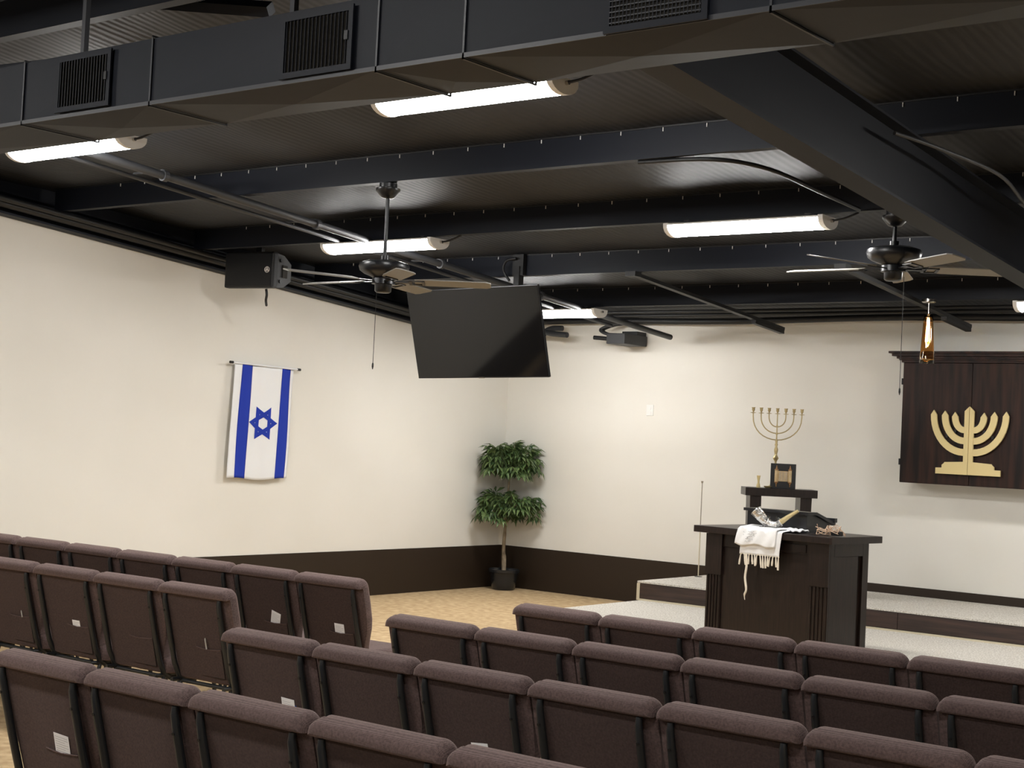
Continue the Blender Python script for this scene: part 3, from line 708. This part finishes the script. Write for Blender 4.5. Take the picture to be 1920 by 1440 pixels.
# ------------------------------------------------------------------ potted tree in the corner
pt = empty('potted_tree', (.31, -.31, 0), 0, 'two-tier artificial umbrella tree in a dark glazed pot in the corner', 'plant')
MB().lathe([(.125, 0), (.135, .01), (.15, .10), (.165, .19), (.168, .2), (.185, .205), (.188, .235), (.178, .24), (.165, .225), (.160, .20), (.001, .195)], 28).build('pot', 'pot', pt, True)
MB().lathe([(.158, .196), (.10, .212), (.001, .218)], 20).build('moss', 'soil', pt, True)
MB().tube(smoothpts([(-.01, .01, .2), (-.025, .02, .35), (-.03, .01, .48), (-.015, .0, .7), (0, .0, 1.0), (.01, .0, 1.3), (.0, 0, 1.5)], 4), [.028]*6+[.022]*6+[.018]*6+[.014]*7, 10).build('trunk', 'bark', pt, True)
def leafset(zc, rx, rz, nwh):
    m = MB(); rnd = random.Random(int(zc*100)); tips = []
    clumps = [Vector((math.cos(a)*rx*.62, math.sin(a)*rx*.62, zc+rnd.uniform(-.1, .35)*rz)) for a in (-.55, .75, 2.1, 3.4, 4.6)]
    for i in range(nwh):
        cc = clumps[i % 5]; a = rnd.uniform(0, 2*PI); e = math.asin(rnd.uniform(-.5, 1)); rr = rnd.uniform(.65, 1)
        c = cc + Vector((math.cos(a)*math.cos(e)*rx*.46*rr, math.sin(a)*math.cos(e)*rx*.46*rr, math.sin(e)*rz*.8*rr))
        c.x = max(c.x, -.20); c.y = min(c.y, .20)          # keep clear of the two walls
        tips.append(c)
        outd = (Vector((c.x, c.y, 0))*.7 + (c-cc)*1.5).normalized()
        side = outd.cross(Vector((0, 0, 1))).normalized(); nrm = side.cross(outd).normalized()
        if nrm.z < 0: nrm = -nrm
        nl = rnd.choice((6, 7, 8))
        for k in range(nl):
            b = (k/(nl-1)-.5)*4.6 + rnd.uniform(-.12, .12)
            d = (outd*math.cos(b) + side*math.sin(b) - nrm*.35 + Vector((0, 0, -.32))).normalized()
            L = rnd.uniform(.095, .15); wd = L*.14
            s_ = d.cross(nrm); s_ = s_.normalized() if s_.length > .05 else side
            p0 = c; p1 = c+d*L*.55+nrm*.010; p2 = c+d*L+Vector((0, 0, -.022))
            for q in (p1, p2): q.x = max(q.x, -.295); q.y = min(q.y, .295)
            m.faces([p0, p1+s_*wd, p2, p1-s_*wd, p1-nrm*.004], [(0, 1, 4), (1, 2, 4), (2, 3, 4), (3, 0, 4)])
    return m, tips
for zc, rx, rz, nw in ((1.46, .36, .26, 170), (.94, .39, .235, 170)):
    m, tips = leafset(zc, rx, rz, nw)
    fo = tag(m.build('foliage', 'leaf', pt), kind='stuff')
    tw = MB()
    for c in tips[::6]: tw.tube([(0, 0, zc-.05), (c.x*.5, c.y*.5, lin(zc-.05, c.z, .6)), c], .004, 4)
    tag(tw.build('twigs', 'bark', pt), kind='stuff')

# ------------------------------------------------------------------ chairs
LEAN = math.radians(15.5)
TOPZ = .88
def bp(u, v, wv):
    """back plane -> local chair coords: u across, v distance down from the top along the back, wv forward of the rear face"""
    return (u, v*math.sin(LEAN) + wv*math.cos(LEAN), TOPZ - v*math.cos(LEAN) + wv*math.sin(LEAN))
def outline(ins, n=9):
    hw = .266-ins; vt = 0+ins; vb = .505-ins; r = max(.055-ins, .012); pts = []
    for k in range(n): a = PI/2*k/(n-1); pts.append((hw-r+r*math.sin(a), vt+r-r*math.cos(a)))
    for f, q in ((.25, 0), (.45, .004), (.58, .016), (.70, .036), (.82, .056)): pts.append((hw-q, lin(vt+r, vb, f)))
    hb = hw-.066
    for k in range(5): a = PI/2*k/4; pts.append((hb-.03+.03*math.cos(a), vb-.03+.03*math.sin(a)))
    return pts + [(-u, v) for u, v in pts[::-1]]
def make_chair():
    t = empty('church_chair', (0, 0, 0))
    c = MB()
    prof = ((.030, .034), (.000, .040), (.000, .080), (.010, .098), (.035, .110))
    c.rings([[bp(u, v, wv) for u, v in outline(ins)] for ins, wv in prof])
    # padded roll along the top edge, standing proud of the back panel
    def strip(ins):
        hw = .2665-ins; vt = -.001+ins; vb = .046-ins*.6; r = .044-ins*.6; pts = []
        for k in range(8):
            a = PI/2*k/7; pts.append((hw-r+r*math.sin(a), min(vt+r-r*math.cos(a), vb)))
        pts += [(hw-.004, vb+.001), (hw-.03, vb+.002)]
        return pts + [(-u, v) for u, v in pts[::-1]]
    c.rings([[bp(u, v, wv) for u, v in strip(ins)] for ins, wv in ((.026, .000), (.017, .002), (.008, .008), (.002, .018), (0, .030), (0, .060))])
    c.build('backrest', 'fabric', t, True)
    pnl = MB(); po = [(.205, .042), (.205, .30), (.195, .515), (-.195, .515), (-.205, .30), (-.205, .042)]
    pnl.rings([[bp(u, v, .020) for u, v in po], [bp(u, v, .036) for u, v in po]])
    pb = pnl.build('back_panel', 'shadedfab', t)
    pk = MB(); kk = [(-.02, .325), (.06, .333), (.165, .325), (.163, .485), (-.018, .485)]
    pk.rings([[bp(u, v, .0140) for u, v in kk], [bp(u, v, .0160) for u, v in kk]]); po2 = pk.build('pocket', 'shadedfab', t)
    hm = MB()
    hm.tube([bp(u, v, .0135) for u, v in ((-.02, .326), (.02, .332), (.06, .334), (.11, .331), (.165, .326))], .0022, 5)
    hm.build('hem', 'fabric', po2)
    sm = MB(); sm.tube([bp(u, v, .0137) for u, v in ((.168, .33), (.166, .487))], .0014, 4).tube([bp(u, v, .0137) for u, v in ((.166, .487), (.07, .486))], .0012, 4)
    sm.build('seam', 'black', po2)
    for s in (-1, 1):
        p_ = MB()
        pts = [bp(s*.208, v, wv) for v, wv in ((.050, .016), (.075, .008), (.14, .005), (.30, .004), (.44, .006))] + [bp(s*.205, .52, .022), bp(s*.20, .565, .065), bp(s*.20, .575, .12)]
        p_.tube(pts, [.011, .0135, .015, .015, .015, .0145, .014, .013], 10)
        p_.build('back_post', 'post', t, True)
        MB().tube([bp(s*.208, .135, -.012), bp(s*.208, .135, -.006)], .006, 8).build('screw', 'black', t)
    # seat
    y0, y1, sw = .16, .60, .245
    st = MB()
    def so(ins, z): return [(x, y, z) for x, y in ((-sw+.02+ins, y0+ins), (sw-.02-ins, y0+ins), (sw-ins, y0+.05), (sw-ins, y1-.06), (sw-.05-ins, y1-ins), (-sw+.05+ins, y1-ins), (-sw+ins, y1-.06), (-sw+ins, y0+.05))]
    st.rings([so(.03, .375), so(.005, .385), so(0, .41), so(.0, .44), so(.012, .462), so(.05, .472)])
    st.build('seat', 'fabric', t, True)
    fr = MB()
    for s in (-1, 1): fr.tube([(s*.20, .10, .372), (s*.20, .55, .368)], .012, 8)
    fr.tube([(-.20, .17, .362), (.20, .17, .362)], .011, 8).tube([(-.20, .53, .362), (.20, .53, .362)], .011, 8)
    fr.build('seat_frame', 'post', t, True)
    for s in (-1, 1):
        MB().tube([(s*.20, .17, .365), (s*.205, .12, .2), (s*.21, .06, .004)], .012, 8).build('leg', 'post', t, True)
        MB().tube([(s*.20, .53, .362), (s*.205, .55, .2), (s*.21, .57, .004)], .012, 8).build('leg', 'post', t, True)
    return t
proto = make_chair(); first = [True]
chairs = {}
ordn = ['first', 'second', 'third', 'fourth', 'fifth', 'sixth', 'seventh', 'eighth', 'ninth']
def row(key, x0, y, ang, ks, where, aisle_sign):
    for k in ks:
        if first[0]: o = proto; first[0] = False
        else: o = copy_tree(proto)
        xc = x0 + (k+.5)*.54*math.cos(ang); yc = y + (k+.5)*.54*math.sin(ang)
        o.location = (xc, yc, 0); o.rotation_euler.z = ang
        idx = k if aisle_sign > 0 else -k-1
        extra = ' with a rounded open end' if idx == 0 else ''
        tag(o, 'brown church chair, %s from the aisle, %s' % (ordn[idx], where), 'chair', 'rows of brown church chairs')
        chairs[(key, idx)] = o
row('A', 6.279, -8.0025, -.0031, range(0, 6), 'front row, table side', 1)
row('B', 6.252, -8.953, -.0031, range(0, 7), 'second row from the stage, table side', 1)
row('C', 6.214, -9.935, -.0031, range(0, 8), 'third row from the stage, table side', 1)
row('D', 6.220, -11.03, -.0031, range(0, 6), 'fourth row from the stage, table side', 1)
row('E', 6.22, -12.15, -.0031, range(0, 5), 'fifth row from the stage, table side', 1)
row('L1', 5.0905, -7.882, .0273, range(-8, 0), 'front row, flag wall side', -1)
row('L2', 5.158, -8.956, .0273, range(-6, 0), 'second row from the stage, flag wall side', -1)

# cards and pens tucked in the chair pockets
def tuck(key, u, vt, wdt, hgt, rot, label):
    ch = chairs[key]; Mx = Matrix.Translation(ch.location) @ Matrix.Rotation(ch.rotation_euler.z, 4, 'Z')
    t = empty('paper_card', Mx @ Vector(bp(u, vt+hgt, .0178)), ch.rotation_euler.z, label, 'card')
    ex = Vector((1, 0, 0)); ev = Vector((0, -math.sin(LEAN), math.cos(LEAN))); en = Vector((0, -math.cos(LEAN), -math.sin(LEAN)))
    def P(a, b, d):
        a2 = a*math.cos(rot)-b*math.sin(rot); b2 = a*math.sin(rot)+b*math.cos(rot); return ex*a2 + ev*b2 + en*d
    def quad(m, a0, a1, b0, b1, d0, d1): m.rings([[P(a0, b0, d0), P(a1, b0, d0), P(a1, b1, d0), P(a0, b1, d0)], [P(a0, b0, d1), P(a1, b0, d1), P(a1, b1, d1), P(a0, b1, d1)]])
    m = MB(); quad(m, -wdt/2, wdt/2, 0, hgt, 0, .0008); m.build('sheet', 'paper', t)
    m = MB(); n = max(2, int(hgt/.009))
    for i in range(n-1): quad(m, -wdt*.42, wdt*(.42 if i % 3 else .2), .006+i*.009, .0072+i*.009, .0009, .0011)
    m.tube
    tag(m.build('printed_lines', 'ink', t), kind='stuff')
def penin(key, u, vt, hgt, m_, label):
    ch = chairs[key]; Mx = Matrix.Translation(ch.location) @ Matrix.Rotation(ch.rotation_euler.z, 4, 'Z')
    t = empty('pen', Mx @ Vector(bp(u, vt+hgt, .011)), ch.rotation_euler.z, label, 'pen')
    ev = Vector((0, -math.sin(LEAN), math.cos(LEAN)))
    MB().tube([ev*0, ev*hgt], .0042, 8).build('barrel', m_, t, True)
    MB().tube([ev*hgt, ev*(hgt+.006)], .003, 8).build('cap', m_, t, True)
tuck(('L1', 0), .055, .275, .075, .105, -.03, 'white printed card in the front-row aisle chair on the flag side')
tuck(('L1', 1), .05, .255, .075, .125, -.30, 'tilted white card in the front row, second chair from the aisle')
tuck(('L2', 2), .055, .297, .065, .083, 0, 'small white card barely showing in a chair pocket of the second flag-side row')
tuck(('C', 0), .085, .250, .075, .130, -.05, 'white card beside a blue pen in an aisle chair pocket')
tuck(('D', 0), .07, .262, .085, .118, -.06, 'large white printed card in the pocket of the aisle chair of the fourth row')
tuck(('C', 2), .03, .270, .08, .110, .1, 'white card just showing above the chair in front, third row')
penin(('C', 0), .140, .278, .050, 'bluepen', 'blue pen beside a white card in a chair pocket')
penin(('L2', 0), .06, .275, .055, 'pen', 'grey pen in the pocket of the aisle chair of the second flag-side row')
penin(('L2', 3), .10, .297, .035, 'pen', 'grey pen in the pocket of the fourth chair of the second flag-side row')
